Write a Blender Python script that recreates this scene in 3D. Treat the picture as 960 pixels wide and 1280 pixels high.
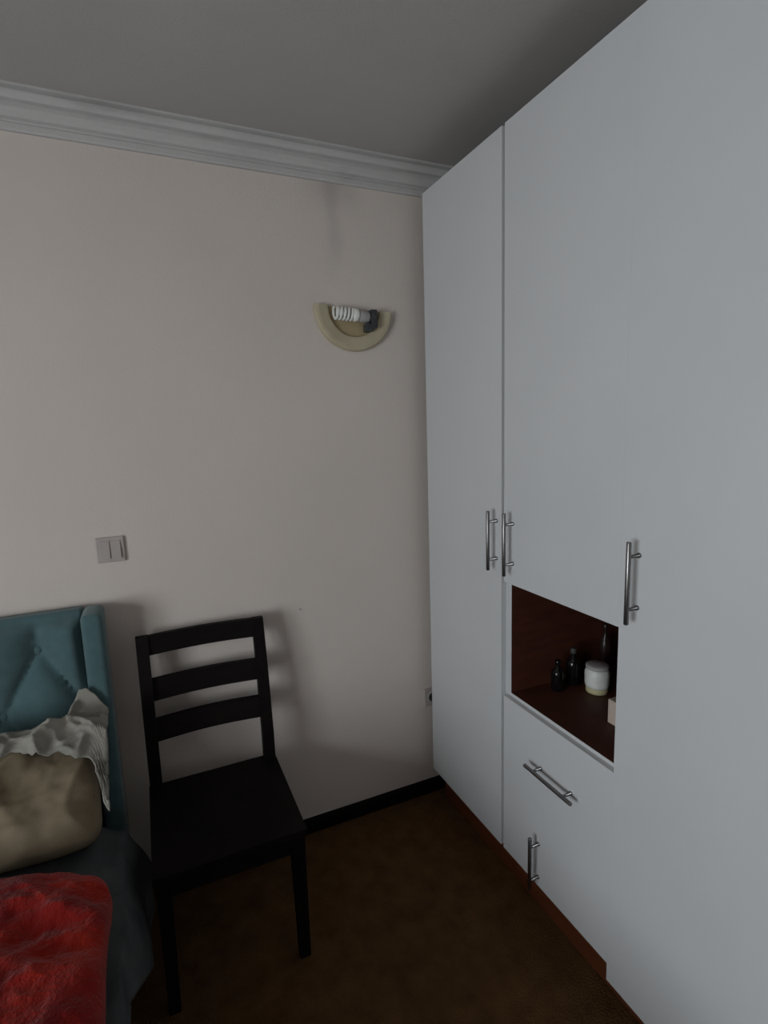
import bpy, bmesh, math, random
from mathutils import Vector, Matrix, noise

# ------------------------------------------------------------------ scene, camera, light
sc = bpy.context.scene
for o in list(bpy.data.objects):
    bpy.data.objects.remove(o)
C = sc.collection
sc.view_settings.view_transform = 'Standard'
sc.view_settings.look = 'None'
sc.view_settings.gamma = 1.0
sc.view_settings.use_curve_mapping = False
sc.view_settings.exposure = 0.15

def camera():
    yaw, pitch, roll = 0.4173, 0.1532, -0.0325
    fwd = Vector((math.sin(yaw)*math.cos(pitch), math.cos(yaw)*math.cos(pitch), -math.sin(pitch)))
    right = Vector((math.cos(yaw), -math.sin(yaw), 0))
    up = right.cross(fwd)
    c, s = math.cos(roll), math.sin(roll)
    r2 = c*right + s*up
    u2 = -s*right + c*up
    cd = bpy.data.cameras.new('camera')
    cd.sensor_fit = 'HORIZONTAL'
    cd.sensor_width = 36
    cd.lens = 674.79/960*36
    cd.clip_start = 0.02
    o = bpy.data.objects.new('camera', cd)
    C.objects.link(o)
    m = Matrix((r2, u2, -fwd)).transposed().to_4x4()
    m.translation = Vector((-1.0406, -1.9028, 1.623))
    o.matrix_world = m
    sc.camera = o
camera()

# room extents
XL, XR, YB, YF, ZC = -3.3, 0.60, 0.06, -4.2, 2.596
WY0, WY1, WZ0, WZ1 = -3.05, -1.35, 0.70, 1.90      # window opening in the left wall

# overcast daylight: an even pale sky, coming in only through the window that the chair's shadow points back to
w = bpy.data.worlds.new('world')
sc.world = w
w.use_nodes = True
bg = w.node_tree.nodes['Background']
bg.inputs[0].default_value = (0.90, 0.96, 1.0, 1)
bg.inputs[1].default_value = 11
def portal(w_, h_, loc, dirv):
    ld = bpy.data.lights.new('window_left_offscreen', 'AREA')
    ld.shape = 'RECTANGLE'
    ld.size = w_
    ld.size_y = h_
    ld.cycles.is_portal = True
    lo = bpy.data.objects.new('window_left_offscreen', ld)
    C.objects.link(lo)
    lo.location = loc
    lo.rotation_euler = Vector(dirv).to_track_quat('-Z', 'Y').to_euler()
portal(WY1-WY0, WZ1-WZ0, (XL-0.13, (WY0+WY1)/2, (WZ0+WZ1)/2), (1, 0, 0))

# ------------------------------------------------------------------ helpers
def mat(name, col, rough=0.6, col2=None, scale=8.0, bump=0.0, bscale=60.0, metal=0.0, sheen=0.0,
        spec=0.5, stretch=None, detail=4.0, dist=0.05):
    m = bpy.data.materials.new(name)
    m.use_nodes = True
    nt = m.node_tree
    b = nt.nodes['Principled BSDF']
    b.inputs['Base Color'].default_value = (*col, 1)
    b.inputs['Roughness'].default_value = rough
    b.inputs['Metallic'].default_value = metal
    b.inputs['Specular IOR Level'].default_value = spec
    if sheen:
        b.inputs['Sheen Weight'].default_value = sheen
        b.inputs['Sheen Roughness'].default_value = 0.5
    tc = nt.nodes.new('ShaderNodeTexCoord')
    vec = tc.outputs['Object']
    if stretch:
        mp = nt.nodes.new('ShaderNodeMapping')
        mp.inputs['Scale'].default_value = stretch
        nt.links.new(vec, mp.inputs[0])
        vec = mp.outputs[0]
    if col2:
        n = nt.nodes.new('ShaderNodeTexNoise')
        n.inputs['Scale'].default_value = scale
        n.inputs['Detail'].default_value = detail
        nt.links.new(vec, n.inputs['Vector'])
        r = nt.nodes.new('ShaderNodeValToRGB')
        r.color_ramp.elements[0].position = 0.32
        r.color_ramp.elements[1].position = 0.68
        r.color_ramp.elements[0].color = (*col, 1)
        r.color_ramp.elements[1].color = (*col2, 1)
        nt.links.new(n.outputs[0], r.inputs[0])
        nt.links.new(r.outputs[0], b.inputs['Base Color'])
    if bump:
        n2 = nt.nodes.new('ShaderNodeTexNoise')
        n2.inputs['Scale'].default_value = bscale
        n2.inputs['Detail'].default_value = 3
        nt.links.new(vec, n2.inputs['Vector'])
        bp = nt.nodes.new('ShaderNodeBump')
        bp.inputs['Strength'].default_value = bump
        bp.inputs['Distance'].default_value = dist
        nt.links.new(n2.outputs[0], bp.inputs['Height'])
        nt.links.new(bp.outputs[0], b.inputs['Normal'])
    return m

def obj(name, bm, m, parent=None, smooth=False):
    bmesh.ops.recalc_face_normals(bm, faces=bm.faces[:])
    me = bpy.data.meshes.new(name)
    bm.to_mesh(me)
    bm.free()
    if smooth:
        for p in me.polygons:
            p.use_smooth = True
    if m:
        me.materials.append(m)
    o = bpy.data.objects.new(name, me)
    C.objects.link(o)
    if parent:
        o.parent = parent
        # parts are modelled in world coordinates: keep them there
        o.matrix_parent_inverse = world_of(parent).inverted()
    return o

def world_of(o):
    m = o.matrix_basis.copy()
    p = o
    while p.parent:
        m = p.parent.matrix_basis @ p.matrix_parent_inverse @ m if False else p.matrix_parent_inverse @ m
        p = p.parent
        m = p.matrix_basis @ m
    return m

def thing(name, label, cat, loc, group=None):
    o = bpy.data.objects.new(name, None)
    o.empty_display_size = 0.05
    C.objects.link(o)
    o.location = loc
    return tag(o, label, cat, group)

def tag(o, label, cat, group=None):
    o['label'] = label
    o['category'] = cat
    if group:
        o['group'] = group
    return o

def struct(o, label=None, cat=None):
    o['kind'] = 'structure'
    if label:
        o['label'] = label
    if cat:
        o['category'] = cat
    return o

def box(bm, x0, x1, y0, y1, z0, z1, bev=0.0, seg=2):
    r = bmesh.ops.create_cube(bm, size=1.0)
    vs = r['verts']
    for v in vs:
        v.co = Vector((x0+(v.co.x+.5)*(x1-x0), y0+(v.co.y+.5)*(y1-y0), z0+(v.co.z+.5)*(z1-z0)))
    if bev > 0:
        es = list({e for v in vs for e in v.link_edges})
        bmesh.ops.bevel(bm, geom=es, offset=bev, segments=seg, affect='EDGES', profile=0.5)
    return bm

def nb(*a, **k):
    return box(bmesh.new(), *a, **k)

def tube(bm, pts, rad, n=12, cap=True):
    """swept round tube; rad is a number or one per point"""
    pts = [Vector(p) for p in pts]
    if not hasattr(rad, '__len__'):
        rad = [rad]*len(pts)
    rings = []
    prev = None
    for i, p in enumerate(pts):
        if i == 0:
            t = pts[1]-p
        elif i == len(pts)-1:
            t = p-pts[i-1]
        else:
            t = pts[i+1]-pts[i-1]
        t.normalize()
        if prev is None:
            a = Vector((0, 0, 1)) if abs(t.z) < 0.9 else Vector((1, 0, 0))
            u = t.cross(a).normalized()
        else:
            u = (prev - t*prev.dot(t)).normalized()
        prev = u
        v = t.cross(u)
        rings.append([bm.verts.new(p + rad[i]*(math.cos(2*math.pi*k/n)*u + math.sin(2*math.pi*k/n)*v)) for k in range(n)])
    for a, b in zip(rings, rings[1:]):
        for k in range(n):
            bm.faces.new((a[k], a[(k+1) % n], b[(k+1) % n], b[k]))
    if cap:
        bm.faces.new(rings[0])
        bm.faces.new(rings[-1])
    return bm

def lathe(bm, prof, cx, cy, n=24):
    rings = []
    for r, z in prof:
        rings.append([bm.verts.new((cx+r*math.cos(2*math.pi*k/n), cy+r*math.sin(2*math.pi*k/n), z)) for k in range(n)])
    for a, b in zip(rings, rings[1:]):
        for k in range(n):
            bm.faces.new((a[k], a[(k+1) % n], b[(k+1) % n], b[k]))
    bm.faces.new(rings[0])
    bm.faces.new(rings[-1])
    return bm

def prism_x(bm, prof, x0, x1):
    """profile of (y,z) points extruded along x"""
    a = [bm.verts.new((x0, y, z)) for y, z in prof]
    b = [bm.verts.new((x1, y, z)) for y, z in prof]
    n = len(prof)
    for k in range(n):
        bm.faces.new((a[k], a[(k+1) % n], b[(k+1) % n], b[k]))
    bm.faces.new(a)
    bm.faces.new(b)
    return bm

def hexa(bm, bot, top):
    """a tapered bar from 4 bottom points to 4 top points"""
    a = [bm.verts.new(p) for p in bot]
    b = [bm.verts.new(p) for p in top]
    for k in range(4):
        bm.faces.new((a[k], a[(k+1) % 4], b[(k+1) % 4], b[k]))
    bm.faces.new(a)
    bm.faces.new(b)
    return bm

def grid(bm, fn, nu, nv):
    vs = [[bm.verts.new(fn(i/nu, j/nv)) for j in range(nv+1)] for i in range(nu+1)]
    for i in range(nu):
        for j in range(nv):
            bm.faces.new((vs[i][j], vs[i+1][j], vs[i+1][j+1], vs[i][j+1]))
    return vs

def fb(x, y, z=0.0, o=4):
    return noise.fractal(Vector((x, y, z)), 1.0, 2.0, o)

def ridge(x, y, z=0.0):
    return 1.0 - abs(noise.noise(Vector((x, y, z))))*2.0

def sm(a, b, x):
    t = min(1, max(0, (x-a)/(b-a)))
    return t*t*(3-2*t)

# ------------------------------------------------------------------ materials
M = {}
M['door'] = mat('white_lacquer', (0.61, 0.617, 0.63), 0.45, (0.585, 0.595, 0.61), 3.0, spec=0.3)
M['edge'] = mat('white_edge', (0.60, 0.61, 0.62), 0.5)
M['mahogany'] = mat('red_brown_wood', (0.085, 0.022, 0.010), 0.6, (0.055, 0.013, 0.006), 3.0, stretch=(3, 1.2, 14))
M['plinth'] = mat('plinth_wood', (0.16, 0.045, 0.016), 0.45, (0.10, 0.028, 0.011), 4.0, stretch=(2, 1.5, 20))
M['steel'] = mat('brushed_steel', (0.24, 0.235, 0.235), 0.32, metal=1.0)
M['chair'] = mat('black_brown_wood', (0.006, 0.0045, 0.0045), 0.6, (0.009, 0.006, 0.006), 6, stretch=(2, 2, 12), spec=0.1)
M['ceil'] = mat('ceiling_paint', (0.47, 0.45, 0.435), 0.9, (0.44, 0.42, 0.405), 2.5, bump=0.12, bscale=220, dist=0.01)
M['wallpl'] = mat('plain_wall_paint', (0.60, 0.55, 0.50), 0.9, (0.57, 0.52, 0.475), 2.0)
M['baseb'] = mat('dark_baseboard', (0.005, 0.0035, 0.003), 0.7, spec=0.1)
M['floor'] = mat('brown_carpet', (0.140, 0.072, 0.028), 0.95, (0.095, 0.047, 0.019), 14, bump=0.7, bscale=160, spec=0.1, dist=0.02, detail=8)
M['teal'] = mat('teal_fabric', (0.085, 0.150, 0.162), 0.9, (0.072, 0.130, 0.142), 30, bump=0.15, bscale=500, sheen=0.3, spec=0.1, dist=0.005)
M['sheet'] = mat('dark_grey_fabric', (0.080, 0.085, 0.088), 0.95, (0.052, 0.056, 0.060), 12, bump=0.2, bscale=300, spec=0.1, dist=0.005)
M['mattress'] = mat('mattress_fabric', (0.16, 0.17, 0.19), 0.95, (0.13, 0.14, 0.16), 10, bump=0.2, bscale=300, spec=0.1, dist=0.005)
M['pillow'] = mat('beige_fabric', (0.23, 0.185, 0.125), 0.95, (0.17, 0.135, 0.09), 9, bump=0.2, bscale=300, spec=0.1, dist=0.005)
M['throw'] = mat('pale_grey_fabric', (0.36, 0.34, 0.30), 0.95, (0.24, 0.235, 0.21), 9, bump=0.2, bscale=300, spec=0.1, dist=0.005)
M['red'] = mat('red_plush', (0.32, 0.018, 0.008), 0.95, (0.16, 0.006, 0.007), 9, bump=0.5, bscale=150, sheen=0.15, spec=0.05, dist=0.01)
M['cream'] = mat('cream_plastic', (0.52, 0.46, 0.32), 0.55, (0.46, 0.40, 0.27), 18)
M['tan'] = mat('tan_backplate', (0.46, 0.37, 0.22), 0.7, (0.38, 0.30, 0.17), 25)
M['cfl'] = mat('white_glass_tube', (0.80, 0.80, 0.76), 0.25)
M['greyplast'] = mat('grey_plastic', (0.38, 0.36, 0.36), 0.5)
M['black'] = mat('black_bakelite', (0.018, 0.02, 0.022), 0.4, (0.06, 0.07, 0.075), 70)
M['switch'] = mat('switch_plastic', (0.47, 0.42, 0.40), 0.5, (0.43, 0.385, 0.365), 20)
M['jar'] = mat('white_ceramic', (0.76, 0.77, 0.74), 0.4, (0.62, 0.63, 0.58), 25)
M['jarband'] = mat('yellow_band', (0.50, 0.46, 0.26), 0.6)
M['bottle'] = mat('dark_glass', (0.006, 0.005, 0.005), 0.12, spec=0.35)
M['dullcap'] = mat('dull_cap', (0.05, 0.05, 0.05), 0.6)
M['card'] = mat('pale_card', (0.52, 0.42, 0.36), 0.8)
M['brownglass'] = mat('brown_glass', (0.022, 0.012, 0.009), 0.3, spec=0.3)
M['wframe'] = mat('white_window_frame', (0.75, 0.75, 0.73), 0.4)

def wall_material():
    """cream paint with a long drip stain under the moulding"""
    m = mat('cream_wall_paint', (0.69, 0.62, 0.57), 0.85, (0.655, 0.59, 0.54), 1.6, bump=0.10, bscale=120, spec=0.2, dist=0.01)
    nt = m.node_tree
    L = nt.links
    b = nt.nodes['Principled BSDF']
    src = b.inputs['Base Color'].links[0].from_socket
    tc = nt.nodes.new('ShaderNodeTexCoord')
    sp = nt.nodes.new('ShaderNodeSeparateXYZ')
    L.new(tc.outputs['Object'], sp.inputs[0])
    nz = nt.nodes.new('ShaderNodeTexNoise')
    nz.inputs['Scale'].default_value = 9
    L.new(tc.outputs['Object'], nz.inputs['Vector'])
    def mth(op, a, c=None):
        n = nt.nodes.new('ShaderNodeMath')
        n.operation = op
        for i, q in enumerate((a, c)):
            if q is None:
                continue
            if isinstance(q, (int, float)):
                n.inputs[i].default_value = q
            else:
                L.new(q, n.inputs[i])
        return n.outputs[0]
    def mr(v, a, c, lo=0.0, hi=1.0):
        n = nt.nodes.new('ShaderNodeMapRange')
        n.interpolation_type = 'SMOOTHSTEP'
        n.inputs[1].default_value = a
        n.inputs[2].default_value = c
        n.inputs[3].default_value = lo
        n.inputs[4].default_value = hi
        L.new(v, n.inputs[0])
        return n.outputs[0]
    wob = mth('MULTIPLY', mth('SUBTRACT', nz.outputs[0], 0.5), 0.05)
    dx = mth('ABSOLUTE', mth('ADD', mth('ADD', sp.outputs[0], 0.335), wob))
    streak = mth('MULTIPLY', mr(dx, 0.004, 0.045, 1, 0), mr(sp.outputs[2], 2.12, 2.34))
    patch = mth('MULTIPLY', mr(dx, 0.02, 0.16, 1, 0), mr(sp.outputs[2], 2.36, 2.52))
    k = mth('MINIMUM', mth('ADD', mth('MULTIPLY', streak, 0.13), mth('MULTIPLY', patch, 0.22)), 0.6)
    mx = nt.nodes.new('ShaderNodeMix')
    mx.data_type = 'RGBA'
    L.new(k, mx.inputs[0])
    L.new(src, mx.inputs[6])
    mx.inputs[7].default_value = (0.12, 0.10, 0.09, 1)
    L.new(mx.outputs[2], b.inputs['Base Color'])
    return m
M['wall'] = wall_material()

def crown_material():
    m = mat('moulding_paint', (0.56, 0.545, 0.535), 0.85, (0.52, 0.505, 0.50), 4.0, bump=0.15, bscale=90, dist=0.01)
    nt = m.node_tree
    L = nt.links
    b = nt.nodes['Principled BSDF']
    src = b.inputs['Base Color'].links[0].from_socket
    tc = nt.nodes.new('ShaderNodeTexCoord')
    mp = nt.nodes.new('ShaderNodeMapping')
    mp.inputs['Scale'].default_value = (2.6, 9, 12)
    L.new(tc.outputs['Object'], mp.inputs[0])
    n = nt.nodes.new('ShaderNodeTexNoise')
    n.inputs['Scale'].default_value = 1.6
    n.inputs['Detail'].default_value = 5
    L.new(mp.outputs[0], n.inputs['Vector'])
    r = nt.nodes.new('ShaderNodeMapRange')
    r.inputs[1].default_value = 0.56
    r.inputs[2].default_value = 0.85
    r.inputs[4].default_value = 0.55
    L.new(n.outputs[0], r.inputs[0])
    mx = nt.nodes.new('ShaderNodeMix')
    mx.data_type = 'RGBA'
    L.new(r.outputs[0], mx.inputs[0])
    L.new(src, mx.inputs[6])
    mx.inputs[7].default_value = (0.24, 0.235, 0.23, 1)
    L.new(mx.outputs[2], b.inputs['Base Color'])
    return m
M['crown'] = crown_material()

def glass_material():
    m = bpy.data.materials.new('window_glass')
    m.use_nodes = True
    nt = m.node_tree
    nt.nodes.clear()
    out = nt.nodes.new('ShaderNodeOutputMaterial')
    t = nt.nodes.new('ShaderNodeBsdfTransparent')
    g = nt.nodes.new('ShaderNodeBsdfGlossy')
    g.inputs['Roughness'].default_value = 0.02
    x = nt.nodes.new('ShaderNodeMixShader')
    x.inputs[0].default_value = 0.05
    nt.links.new(t.outputs[0], x.inputs[1])
    nt.links.new(g.outputs[0], x.inputs[2])
    nt.links.new(x.outputs[0], out.inputs[0])
    return m
M['glass'] = glass_material()

# ------------------------------------------------------------------ the room
T = 0.15
struct(obj('floor', nb(XL-T, XR+T, YF-T, YB+T, -0.10, 0.0), M['floor']), 'dark brown carpeted floor', 'floor')
struct(obj('ceiling', nb(XL-T, XR+T, YF-T, YB+T, ZC, ZC+0.10), M['ceil']), 'plain dull white ceiling', 'ceiling')
struct(obj('wall_back', nb(XL-T, XR+T, YB, YB+T, 0, ZC), M['wall']), 'cream painted wall behind the chair with a drip stain', 'wall')
struct(obj('wall_right', nb(XR, XR+T, YF, YB, 0, ZC), M['wallpl']), 'cream wall behind the wardrobe', 'wall')
struct(obj('wall_front', nb(XL-T, XR+T, YF-T, YF, 0, ZC), M['wallpl']), 'cream wall opposite the chair', 'wall')
bm = bmesh.new()
box(bm, XL-T, XL, YF, WY0, 0, ZC)
box(bm, XL-T, XL, WY1, YB, 0, ZC)
box(bm, XL-T, XL, WY0, WY1, 0, WZ0)
box(bm, XL-T, XL, WY0, WY1, WZ1, ZC)
struct(obj('wall_left', bm, M['wallpl']), 'cream wall with the window', 'wall')
# windows: frame with a mullion, two panes, sill; map(u, w, z) puts along-wall u and outward w into the room
def window(name, label, u0, u1, z0, z1, mp):
    def bb(bm, ua, ub, wa, wb, za, zb, bev=0.0):
        p, q = mp(ua, wa), mp(ub, wb)
        box(bm, min(p[0], q[0]), max(p[0], q[0]), min(p[1], q[1]), max(p[1], q[1]), za, zb, bev)
        return bm
    bm = bmesh.new()
    um = (u0+u1)/2
    bb(bm, u0, u0+0.06, 0.04, 0.10, z0, z1)
    bb(bm, u1-0.06, u1, 0.04, 0.10, z0, z1)
    bb(bm, u0+0.06, u1-0.06, 0.04, 0.10, z0, z0+0.06)
    bb(bm, u0+0.06, u1-0.06, 0.04, 0.10, z1-0.06, z1)
    bb(bm, um-0.04, um+0.04, 0.04, 0.10, z0+0.06, z1-0.06)
    wf = struct(obj(name, bm, M['wframe']), label, 'window')
    for a, b_ in ((u0+0.06, um-0.04), (um+0.04, u1-0.06)):
        obj('window_pane', bb(bmesh.new(), a, b_, 0.067, 0.073, z0+0.06, z1-0.06), M['glass'], wf)
    obj('window_sill', bb(bmesh.new(), u0-0.05, u1+0.05, -0.12, -0.0005, z0-0.03, z0, 0.004), M['wframe'], wf)
window('window_1', 'white framed window beside the bed', WY0, WY1, WZ0, WZ1, lambda u, w_: (XL-w_, u))

# crown moulding on the back wall (stepped profile), with the same along the window wall
P = 0.056
prof = [(0, -0.104), (0.010, -0.104), (0.013, -0.100), (0.013, -0.084), (0.008, -0.080), (0.008, -0.075),
        (0.020, -0.071), (0.026, -0.062), (0.029, -0.050), (0.029, -0.044), (0.022, -0.041), (0.022, -0.035),
        (0.036, -0.031), (0.042, -0.022), (0.044, -0.014), (0.038, -0.011), (0.038, -0.008), (P, -0.006), (P, 0.0), (0, 0.0)]
struct(obj('trim_1', prism_x(bmesh.new(), [(YB-a, ZC+b_) for a, b_ in prof], XL, XR), M['crown']),
       'white stepped crown moulding between cream wall and ceiling', 'moulding')
bm = bmesh.new()
a = [bm.verts.new((XL+p, YF, ZC+q)) for p, q in prof]
b2 = [bm.verts.new((XL+p, YB-P-0.001, ZC+q)) for p, q in prof]
for k in range(len(prof)):
    bm.faces.new((a[k], a[(k+1) % len(prof)], b2[(k+1) % len(prof)], b2[k]))
bm.faces.new(a)
bm.faces.new(b2)
struct(obj('trim_2', bm, M['crown']), 'white crown moulding above the window', 'moulding')
# baseboards
struct(obj('baseboard_back', prism_x(bmesh.new(), [(YB, 0), (YB-0.016, 0), (YB-0.016, 0.050), (YB-0.010, 0.060), (YB, 0.060)], XL, XR), M['baseb']),
       'dark baseboard under the cream wall', 'baseboard')
struct(obj('baseboard_left', nb(XL, XL+0.015, YF, YB-0.02, 0, 0.06, 0.004), M['baseb']), 'dark baseboard under the window', 'baseboard')

# ------------------------------------------------------------------ wardrobe units
ZT, ZB, XD, XBK = 2.48, 0.150, 0.018, 0.575

def pull(parent, p0, p1):
    """bar pull: a round bar on two standoffs"""
    p0, p1 = Vector(p0), Vector(p1)
    bm = bmesh.new()
    tube(bm, [p0, p0+(p1-p0)*0.01, p0+(p1-p0)*0.99, p1], [0.0050, 0.0060, 0.0060, 0.0050], 14)
    for t in (0.18, 0.82):
        q = p0.lerp(p1, t)
        tube(bm, [q, Vector((-0.004, q.y, q.z)), Vector((-0.004, q.y, q.z)), Vector((0.0005, q.y, q.z))], [0.0042, 0.0042, 0.0062, 0.0062], 10)
    return obj('handle', bm, M['steel'], parent, smooth=True)

def carcass(root, ya, yb, shelves):
    """ya > yb : unit between y=ya (towards the back wall) and y=yb"""
    for s0, s1 in ((ya-0.016, ya), (yb, yb+0.016)):
        p = obj('side_panel', nb(0.0205, XBK, s0, s1, 0.145, ZT), M['mahogany'], root)
        obj('edge_band', nb(0.0190, 0.0205, s0, s1, 0.145, ZT), M['edge'], p)
    obj('top_panel', nb(0.0205, XBK, yb+0.016, ya-0.016, ZT-0.018, ZT), M['mahogany'], root)
    obj('bottom_panel', nb(0.0205, XBK, yb+0.016, ya-0.016, 0.145, 0.163), M['mahogany'], root)
    obj('back_panel', nb(XBK-0.006, XBK, yb+0.016, ya-0.016, 0.163, ZT-0.018), M['mahogany'], root)
    for z0 in shelves:
        s = obj('shelf', nb(0.0205, XBK-0.006, yb+0.016, ya-0.016, z0, z0+0.018), M['mahogany'], root)
        obj('edge_band', nb(0.0190, 0.0205, yb+0.016, ya-0.016, z0, z0+0.018), M['edge'], s)
    bm = bmesh.new()
    box(bm, 0.058, 0.076, yb+0.0005, ya-0.0005, 0, 0.145)
    box(bm, 0.076, XBK-0.02, yb+0.0005, yb+0.016, 0, 0.145)
    box(bm, 0.076, XBK-0.02, ya-0.016, ya-0.0005, 0, 0.145)
    obj('plinth', bm, M['plinth'], root)

def leaf(root, name, ya, yb, z0, z1):
    return obj(name, nb(0.0, XD, yb, ya, z0, z1), M['door'], root)

u1 = thing('wardrobe_unit', 'narrow white wardrobe unit with one tall door beside the cream wall', 'wardrobe', (0.3, -0.25, 0), 'white wardrobe units')
carcass(u1, 0.0, -0.4995, [0.8, 1.5, 2.1])
d = leaf(u1, 'door', 0.0, -0.4872, ZB, ZT)
obj('edge_band', nb(0.0006, XD-0.0002, -0.4880, -0.4872, ZB, ZT), M['edge'], d)
pull(d, (-0.035, -0.462, 1.152), (-0.035, -0.462, 1.349))

u2 = thing('wardrobe_unit', 'white wardrobe unit with an open brown compartment above a drawer', 'wardrobe', (0.3, -0.735, 0), 'white wardrobe units')
carcass(u2, -0.5005, -0.9675, [0.420, 0.715, 1.119])
d = leaf(u2, 'door', -0.5020, -0.9678, 1.118, ZT)
pull(d, (-0.035, -0.548, 1.152), (-0.035, -0.548, 1.352))
d = leaf(u2, 'drawer', -0.5020, -0.9678, 0.4282, 0.7222)
obj('edge_band', nb(0.0006, XD-0.0002, -0.9678, -0.5020, 0.7222, 0.7230), M['edge'], d)
pull(d, (-0.035, -0.655, 0.568), (-0.035, -0.857, 0.568))
d = leaf(u2, 'door', -0.5020, -0.9678, ZB, 0.4280)
pull(d, (-0.035, -0.685, 0.334), (-0.035, -0.685, 0.150))

u3 = thing('wardrobe_unit', 'white wardrobe unit with one door that reaches lower than its neighbours', 'wardrobe', (0.3, -1.22, 0), 'white wardrobe units')
carcass(u3, -0.9685, -1.4685, [0.8, 1.5, 2.1])
d = leaf(u3, 'door', -0.9680, -1.4685, 0.098, ZT)
pull(d, (-0.035, -1.020, 1.148), (-0.035, -1.020, 1.347))

# things on the compartment's shelf (top at z = 0.733)
ZS = 0.733
j = thing('jar', 'small white jar with a dull yellow foot in the open compartment', 'jar', (0.275, -0.640, ZS))
jx, jy = 0.275, -0.640
obj('body', lathe(bmesh.new(), [(0.030, ZS+0.020), (0.037, ZS+0.022), (0.039, ZS+0.030), (0.040, ZS+0.070), (0.036, ZS+0.080), (0.033, ZS+0.084)], jx, jy), M['jar'], j, True)
obj('foot', lathe(bmesh.new(), [(0.031, ZS+0.0005), (0.035, ZS+0.003), (0.036, ZS+0.021), (0.030, ZS+0.022)], jx, jy), M['jarband'], j, True)
obj('lid', lathe(bmesh.new(), [(0.035, ZS+0.084), (0.037, ZS+0.086), (0.037, ZS+0.094), (0.030, ZS+0.097), (0.004, ZS+0.098)], jx, jy), M['greyplast'], j, True)

def bottle(label, x, y, h, r, m, cap):
    t = thing('bottle', label, 'bottle', (x, y, ZS), 'dark bottles in the compartment')
    obj('body', lathe(bmesh.new(), [(r*.85, ZS+.0005), (r, ZS+.004), (r, ZS+h*.58), (r*.8, ZS+h*.68), (r*.36, ZS+h*.78), (r*.34, ZS+h*.9)], x, y, 20), m, t, True)
    obj('cap', lathe(bmesh.new(), [(r*.42, ZS+h*.86), (r*.45, ZS+h*.87), (r*.45, ZS+h*.985), (r*.38, ZS+h)], x, y, 16), cap, t, True)
bottle('short dark glass bottle on the compartment shelf with a faint glint', 0.170, -0.570, 0.105, 0.022, M['bottle'], M['bottle'])
bottle('dark stubby bottle with a dull grey cap beside the white jar', 0.245, -0.562, 0.130, 0.024, M['bottle'], M['dullcap'])
bottle('tall brown bottle at the back of the compartment', 0.400, -0.552, 0.185, 0.020, M['brownglass'], M['brownglass'])
bm = nb(0.16, 0.215, -0.830, -0.795, ZS+0.0005, ZS+0.075, 0.002)
c = tag(obj('carton', bm, M['card']), 'small pale carton mostly hidden behind the wardrobe door edge', 'carton')

# ------------------------------------------------------------------ wall sconce
def sconce():
    cx, cz, R0, R1 = -0.272, 2.066, 0.153, 0.102
    ang = math.radians(3.0)
    t = thing('wall_sconce', 'cream half-round wall sconce with its shade missing and bare bulb showing', 'sconce', (cx, YB, cz))
    def rot(x, y, z):
        return Vector((cx + x*math.cos(ang) + z*math.sin(ang), y, cz - x*math.sin(ang) + z*math.cos(ang)))
    # half ring, cross-section (radial, distance from the wall)
    sec = [(R1, 0.0005), (R1, 0.018), (R1+0.003, 0.021), (R1+0.012, 0.023), (R0-0.014, 0.026), (R0-0.005, 0.024), (R0, 0.016), (R0, 0.0005)]
    bm = bmesh.new()
    rings = []
    n = 40
    for k in range(n+1):
        a = math.pi + math.pi*k/n
        rings.append([bm.verts.new(rot(r*math.cos(a), YB-d, r*math.sin(a))) for r, d in sec])
    for a, b in zip(rings, rings[1:]):
        for q in range(len(sec)):
            bm.faces.new((a[q], a[(q+1) % len(sec)], b[(q+1) % len(sec)], b[q]))
    bm.faces.new(rings[0])
    bm.faces.new(rings[-1])
    obj('rim', bm, M['cream'], t)
    bm = bmesh.new()
    front = [bm.verts.new(rot((R1-0.0005)*math.cos(math.pi+math.pi*k/n), YB-0.006, (R1-0.0005)*math.sin(math.pi+math.pi*k/n))) for k in range(n+1)]
    back = [bm.verts.new(v.co + Vector((0, 0.0055, 0))) for v in front]
    bm.faces.new(front)
    bm.faces.new(back)
    for k in range(n+1):
        bm.faces.new((front[k], front[(k+1) % (n+1)], back[(k+1) % (n+1)], back[k]))
    obj('back_plate', bm, M['tan'], t)
    # lamp lying along the open top
    yb = YB-0.028
    bm = bmesh.new()
    pts = []
    for k in range(120):
        a = 2*math.pi*5*k/119
        pts.append(rot(-0.082+0.070*k/119, yb+0.016*math.sin(a), -0.026+0.020*math.cos(a)))
    tube(bm, pts, 0.0050, 8)
    bulb = obj('bulb', bm, M['cfl'], t, True)
    bm = bmesh.new()
    tube(bm, [rot(-0.012, yb, -0.026), rot(-0.006, yb, -0.026), rot(0.004, yb, -0.026), rot(0.012, yb, -0.026)], [0.019, 0.024, 0.024, 0.021], 18)
    obj('bulb_collar', bm, M['cfl'], bulb, True)
    bm = bmesh.new()
    tube(bm, [rot(0.012, yb, -0.026), rot(0.020, yb, -0.027), rot(0.050, yb, -0.029), rot(0.054, yb, -0.029)], [0.017, 0.021, 0.022, 0.018], 18)
    obj('lamp_holder', bm, M['greyplast'], t, True)
    bm = bmesh.new()
    a = rot(0.072, yb, -0.034)
    box(bm, a.x-0.016, a.x+0.010, YB-0.050, YB-0.006, a.z-0.034, a.z+0.032, 0.004)
    box(bm, a.x-0.034, a.x-0.006, YB-0.044, YB-0.006, a.z-0.046, a.z-0.016, 0.004)
    obj('holder_bracket', bm, M['black'], t)
sconce()

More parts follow.
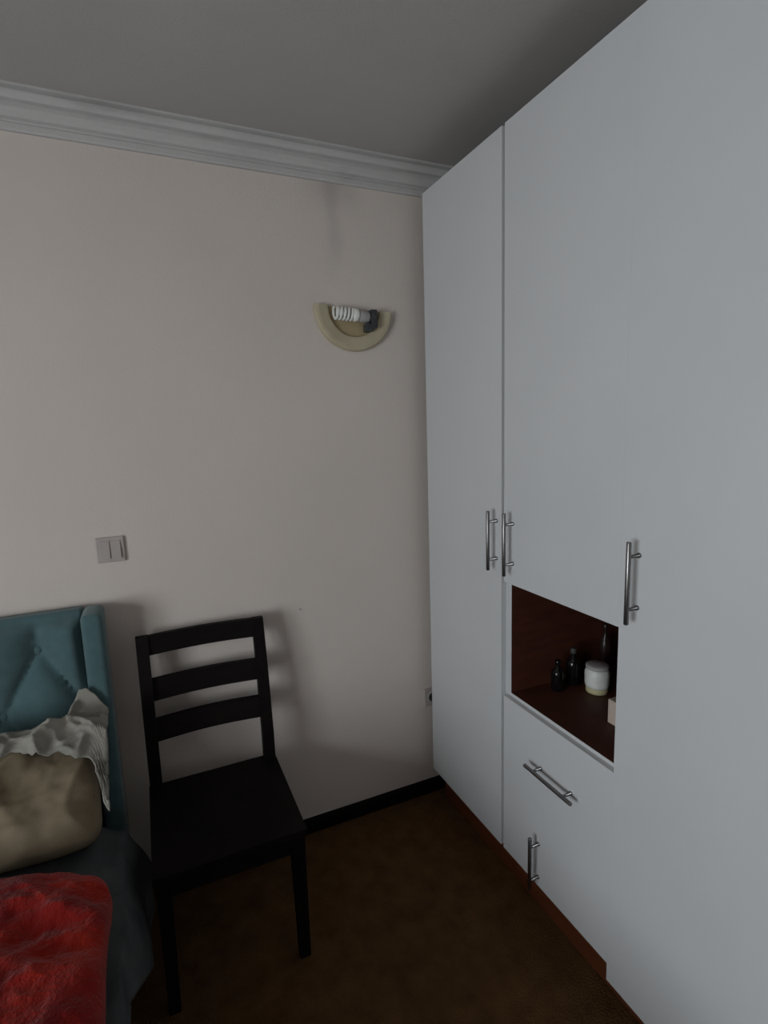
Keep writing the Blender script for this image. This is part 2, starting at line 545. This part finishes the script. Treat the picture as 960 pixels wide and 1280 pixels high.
# ------------------------------------------------------------------ switch, socket, nail
def switch():
    x0, x1, z0, z1 = -1.203, -1.119, 1.217, 1.301
    t = thing('light_switch', 'square double rocker light switch on the cream wall', 'switch', (-1.161, YB, 1.217))
    bm = bmesh.new()
    box(bm, x0, x1, YB-0.009, YB-0.0005, z0, z1, 0.003)
    obj('plate', bm, M['switch'], t)
    xm = (x0+x1)/2
    for a, b in ((x0+0.011, xm-0.0012), (xm+0.0012, x1-0.011)):
        bm = bmesh.new()
        v = [(a, YB-0.009, z0+0.013), (b, YB-0.009, z0+0.013), (b, YB-0.009, z1-0.013), (a, YB-0.009, z1-0.013)]
        f = [(a+.0008, YB-0.0165, z0+0.0138), (b-.0008, YB-0.0165, z0+0.0138), (b-.0008, YB-0.0115, z1-0.0138), (a+.0008, YB-0.0115, z1-0.0138)]
        hexa(bm, v, f)
        obj('rocker', bm, M['switch'], t)
switch()

def socket():
    x0, x1, z0, z1 = -0.009, 0.072, 0.413, 0.494
    t = thing('wall_socket', 'white wall socket half hidden behind the wardrobe edge', 'socket', (0.03, YB, 0.413))
    obj('plate', nb(x0, x1, YB-0.010, YB-0.0005, z0, z1, 0.003), M['switch'], t)
    cx, cz = (x0+x1)/2, (z0+z1)/2
    bm = bmesh.new()
    tube(bm, [(cx, YB-0.0098, cz), (cx, YB-0.0125, cz)], [0.028, 0.026], 24)
    r = obj('socket_rim', bm, M['switch'], t)
    bm = bmesh.new()
    tube(bm, [(cx, YB-0.0124, cz), (cx, YB-0.0132, cz)], 0.021, 24)
    obj('socket_well', bm, M['black'], t)
socket()
bm = bmesh.new()
tube(bm, [(-0.537, YB-0.0002, 0.948), (-0.537, YB-0.004, 0.948), (-0.537, YB-0.005, 0.948)], [0.0012, 0.0012, 0.0025], 8)
tag(obj('nail', bm, M['black']), 'tiny dark nail in the cream wall right of the chair', 'nail')

# ------------------------------------------------------------------ chair
def chair():
    xl, xr = -1.114, -0.696
    t = thing('chair', 'black-brown wooden chair with a three-rail ladder back against the wall', 'chair', ((xl+xr)/2, -0.26, 0))
    zs = 0.455
    pw = 0.038
    def bar4(x0, x1, y0, y1, z):
        return [(x0, y0, z), (x1, y0, z), (x1, y1, z), (x0, y1, z)]
    # rear legs run up into the back posts
    for x0, x1 in ((xl, xl+pw), (xr-pw, xr)):
        bm = bmesh.new()
        lv = [(0.0, -0.028, 0.004), (0.30, -0.072, -0.036), (0.45, -0.086, -0.046), (0.56, -0.084, -0.046), (0.80, -0.056, -0.024), (0.969, -0.026, -0.001)]
        rings = [[bm.verts.new(p) for p in bar4(x0, x1, a, b, z)] for z, a, b in lv]
        for a, b in zip(rings, rings[1:]):
            for k in range(4):
                bm.faces.new((a[k], a[(k+1) % 4], b[(k+1) % 4], b[k]))
        bm.faces.new(rings[0])
        bm.faces.new(rings[-1])
        obj('rear_leg', bm, M['chair'], t)
    # tapered front legs
    for x0, x1, s in ((xl+0.002, xl+0.042, 1), (xr-0.042, xr-0.002, -1)):
        bm = bmesh.new()
        k = 0.008
        bot = bar4(x0+(0 if s > 0 else k), x1-(k if s > 0 else 0), -0.456, -0.428, 0.0)
        hexa(bm, bot, bar4(x0, x1, -0.468, -0.428, zs-0.022))
        obj('front_leg', bm, M['chair'], t)
    # seat: shallow dished slab
    bm = bmesh.new()
    def top(u, v):
        x = xl-0.004 + (xr-xl+0.008)*u
        y = -0.478 + 0.430*v
        d = 0.006*math.sin(math.pi*u)*math.sin(math.pi*v)
        return Vector((x, y, zs-d))
    vs = grid(bm, top, 14, 14)
    geom = bmesh.ops.extrude_face_region(bm, geom=bm.faces[:])
    for v in [g for g in geom['geom'] if isinstance(g, bmesh.types.BMVert)]:
        v.co.z = zs-0.022
    obj('seat', bm, M['chair'], t)
    # aprons
    obj('apron', nb(xl+0.042, xr-0.042, -0.462, -0.442, 0.375, zs-0.022), M['chair'], t)
    obj('apron', nb(xl+0.038, xr-0.038, -0.074, -0.054, 0.375, zs-0.022), M['chair'], t)
    for x in (xl+0.010, xr-0.030):
        obj('apron', nb(x, x+0.020, -0.440, -0.082, 0.375, zs-0.022), M['chair'], t)
    # three curved back rails
    for z0, z1 in ((0.905, 0.969), (0.752, 0.824), (0.616, 0.690)):
        bm = bmesh.new()
        zc = (z0+z1)/2
        yc = -0.065 + (zc-0.56)/(0.969-0.56)*0.052
        n = 14
        sec = []
        for k in range(n+1):
            u = k/n
            x = xl+pw-0.002 + (xr-xl-2*pw+0.004)*u
            y = yc + 0.015*math.sin(math.pi*u)
            sl = 0.11
            sec.append([bm.verts.new((x, y-0.009+sl*(z-zc)+o, z)) for z, o in ((z0, 0), (z1, 0), (z1, 0.018), (z0, 0.018))])
        for a, b in zip(sec, sec[1:]):
            for q in range(4):
                bm.faces.new((a[q], a[(q+1) % 4], b[(q+1) % 4], b[q]))
        bm.faces.new(sec[0])
        bm.faces.new(sec[-1])
        obj('back_rail', bm, M['chair'], t)
chair()

# ------------------------------------------------------------------ bed
BX0, BX1 = -2.86, -1.196
def bed():
    t = thing('bed', 'teal upholstered bed with a button-tufted winged headboard', 'bed', ((BX0+BX1)/2, -1.0, 0))
    zt = 1.088
    px0, px1 = BX0+0.062, BX1-0.062
    bx, bz, du, dv = -1.385, 0.985, 0.22, 0.195
    buttons = []
    def relief(x, z):
        u = (x-bx)/du
        v = (z-bz)/(2*dv)
        if z > bz:
            h = abs(math.sin(math.pi*u))**0.55
            d = abs(math.sin(math.pi*(u+v)))*abs(math.sin(math.pi*(u-v)))
            k = sm(bz, bz+0.05, z)
            h = (1-k)*d**0.38 + k*h
        else:
            h = (abs(math.sin(math.pi*(u+v)))*abs(math.sin(math.pi*(u-v))))**0.38
        e = min(sm(0, 0.05, zt-z+0.004), sm(0, 0.03, x-px0), sm(0, 0.03, px1-x))
        return h*(0.35+0.65*e)*1.0
    bm = bmesh.new()
    nx, nz = 150, 84
    z0 = 0.25
    def f(a, b):
        x = px0 + (px1-px0)*a
        z = z0 + (zt-z0)*b
        top = sm(0, 0.045, zt-z)
        y = -0.012 - 0.056*relief(x, z)
        y = y*top + (1-top)*(-0.005)
        return Vector((x, y, z))
    vs = grid(bm, f, nx, nz)
    per = [vs[i][0] for i in range(nx+1)] + [vs[nx][k] for k in range(1, nz+1)] + [vs[i][nz] for i in range(nx-1, -1, -1)] + [vs[0][k] for k in range(nz-1, 0, -1)]
    back = [bm.verts.new((v.co.x, 0.040, v.co.z)) for v in per]
    for k in range(len(per)):
        bm.faces.new((per[k], per[(k+1) % len(per)], back[(k+1) % len(per)], back[k]))
    bm.faces.new(back)
    hb = obj('headboard', bm, M['teal'], t, True)
    r = 0
    z = bz
    while z > 0.55:
        k = -9
        while k < 2:
            x = bx + du*(k + (0.5 if r % 2 else 0))
            if px0+0.05 < x < px1-0.03:
                bm = bmesh.new()
                bmesh.ops.create_uvsphere(bm, u_segments=12, v_segments=8, radius=0.014)
                for v in bm.verts:
                    v.co = Vector((x+v.co.x, -0.018+v.co.y*0.6, z+v.co.z))
                obj('button', bm, M['teal'], hb, True)
            k += 1
        z -= dv
        r += 1
    for a, b in ((BX0, px0), (px1, BX1)):
        obj('wing', nb(a+0.0005, b-0.0005, -0.088, 0.040, 0.0, zt, 0.018, 4), M['teal'], t, True)
    # upholstered side rails and foot board
    for a, b in ((BX0+0.01, BX0+0.06), (BX1-0.06, BX1-0.01)):
        obj('side_rail', nb(a, b, -2.10, -0.090, 0.05, 0.34, 0.012, 3), M['teal'], t)
    obj('footboard', nb(BX0+0.01, BX1-0.01, -2.16, -2.102, 0.05, 0.40, 0.012, 3), M['teal'], t)
    obj('slat_base', nb(BX0+0.062, BX1-0.062, -2.100, -0.07, 0.20, 0.26), M['sheet'], t)
    for x in (BX0+0.03, BX1-0.09):
        for y in (-2.14, -0.30):
            obj('foot', nb(x, x+0.05, y, y+0.05, 0, 0.05), M['chair'], t)
bed()
tag(obj('mattress', nb(BX0+0.066, BX1-0.064, -2.098, -0.092, 0.262, 0.495, 0.04, 4), M['mattress'], None, True),
    'thick grey mattress lying inside the teal bed', 'mattress')

# dark blanket: over the mattress and hanging down the side by the chair
def blanket():
    bm = bmesh.new()
    ys, ye = -0.26, -1.95
    def f(a, b):
        y = ys + (ye-ys)*b
        edge = -1.200 + 0.012*fb(y*3, 1.3)
        L1 = edge-(-2.70)
        drop = 0.06 + 0.36*sm(-0.82, -0.26, y)
        tot = L1 + drop
        s = a*tot
        if s < L1:
            x = -2.70+s
            z = 0.506 + 0.006*fb(x*4, y*4, 2) + 0.012*max(0, ridge(x*5+y*2, y*4-x, 5))**3
            z -= 0.035*sm(-0.08, 0.0, s-L1)
        else:
            d = s-L1
            wv = 0.5+0.5*math.sin(y*17+2.0*math.sin(y*5))
            x = edge + sm(0, 0.10, d)*0.018 + 0.050*sm(0.02, 0.20, d)*(0.4+0.6*wv)*sm(0.46, 0.30, d)*sm(-0.80, -0.26, y)+0.012*fb(y*5, d*6, 3)
            x += 0.014
            z = 0.477 - d*0.93
        return Vector((x, y+0.012*fb(a*9, 4.4, 1), z))
    vs = grid(bm, f, 150, 90)
    bmesh.ops.recalc_face_normals(bm, faces=bm.faces[:])
    o = obj('blanket', bm, M['sheet'], None, True)
    m = o.modifiers.new('thickness', 'SOLIDIFY')
    m.thickness = 0.008
    m.offset = 1.0
    return tag(o, 'dark grey blanket spread over the bed and hanging beside the chair', 'blanket')
blanket()

def cushion(name, size, thick, seed, fold, m, place, exp=0.35, nn=60, label='', cat='', soft=False):
    """soft pillow with pinched edge seam; place maps local (x,y,z) to the room"""
    bm = bmesh.new()
    sides = []
    for sgn in (1, -1):
        def f(a, b):
            u, v = a*2-1, b*2-1
            h = max(0.0, (1-abs(u)**3.2)*(1-abs(v)**3.2))**exp
            px = u*(1-0.06*(1-abs(v)**2)*0 - 0.05*(1-v*v)*(abs(u) > 0.5)*sm(0.5, 1, abs(u)))
            py = v*(1-0.05*(1-u*u)*sm(0.5, 1, abs(v)))
            px *= 1-0.10*abs(v)**7
            py *= 1-0.10*abs(u)**7
            x, y = px*size[0]/2, py*size[1]/2
            if soft:
                fl = fb(x*7+seed, y*7, seed*1.7, 2) + 0.35*fb(x*17, y*17+seed, 4.1, 2) + 0.10*fb(x*60, y*60, 1.1, 2)
                return place(Vector((x, y, sgn*thick/2*h + fold*h*fl)))
            z = sgn*thick/2*h + fold*h*(fb(x*6+seed, y*6, seed*1.7) + 0.9*max(0, ridge(x*4+seed+y, y*4-x*.6, seed))**3-0.4)
            return place(Vector((x, y, z)))
        sides.append(grid(bm, f, nn, nn))
    bmesh.ops.remove_doubles(bm, verts=bm.verts[:], dist=0.0004)
    o = obj(name, bm, m, None, True)
    return tag(o, label, cat)

# beige pillow leaning on the headboard
PA = math.radians(36)
PC = Vector((-1.500, -0.262, 0.652))
PUX = Vector((1, 0, 0))
PUV = Vector((0, math.cos(PA), math.sin(PA)))
PUN = Vector((0, -math.sin(PA), math.cos(PA)))
def on_pillow(p):
    q = PC + PUX*p.x + PUV*p.y + PUN*p.z
    q.z = max(q.z, 0.534)
    return q
cushion('pillow', (0.56, 0.36), 0.120, 3.1, 0.034, M['pillow'], on_pillow, label='crumpled beige pillow leaning on the teal headboard', cat='pillow')

# pale crumpled cloth thrown over the top of the pillow and up against the wing
def cloth():
    bm = bmesh.new()
    def f(a, b):
        x = -1.72 + 0.515*a
        pk = math.exp(-((x+1.262)/0.055)**2)
        rt = sm(-1.25, -1.205, x)
        up = 0.165 + 0.100*pk + 0.014*fb(x*16, 0.7)
        low = 0.060 - 0.035*math.sin(a*7+1) - 0.15*rt + 0.030*fb(x*18, 3.7)
        v = low + (up-low)*b
        h = max(0.0, (1-min(1, abs((x+1.475)/0.28))**3.2)*(1-min(1, abs(v/0.18))**3.2))**0.35*0.0675
        w = 0.034*max(0, ridge(x*8+v*7, v*9-x*5, 7.7))**3 + 0.014*fb(x*13, v*13, 2.2) + 0.016*max(0, ridge(x*15-v*9, v*17+x*6, 3.3))**3
        edge = sm(0, 0.12, b)*0.5+0.5
        n = h + 0.024 + w*edge
        p = PC + Vector((x-PC.x, 0, 0)) + PUV*v + PUN*n
        if p.y > -0.105:
            p.z += (p.y+0.105)*0.5
            p.y = -0.105 + 0.0
        return p
    grid(bm, f, 90, 50)
    o = obj('throw_cloth', bm, M['throw'], None, True)
    m = o.modifiers.new('thickness', 'SOLIDIFY')
    m.thickness = 0.004
    return tag(o, 'pale grey crumpled cloth thrown over the beige pillow', 'cloth')
cloth()

# red plush cushion
def on_red(p):
    return Vector((-1.478+p.x, -0.800+p.y-0.40*max(p.x, -0.03)*sm(-0.15, 0.31, p.y), max(0.606+p.z, 0.534)))
cushion('plush_cushion', (0.60, 0.62), 0.13, 8.3, 0.030, M['red'], on_red, exp=0.30, nn=130, soft=True, label='bright red plush cushion lying on the dark blanket', cat='cushion')
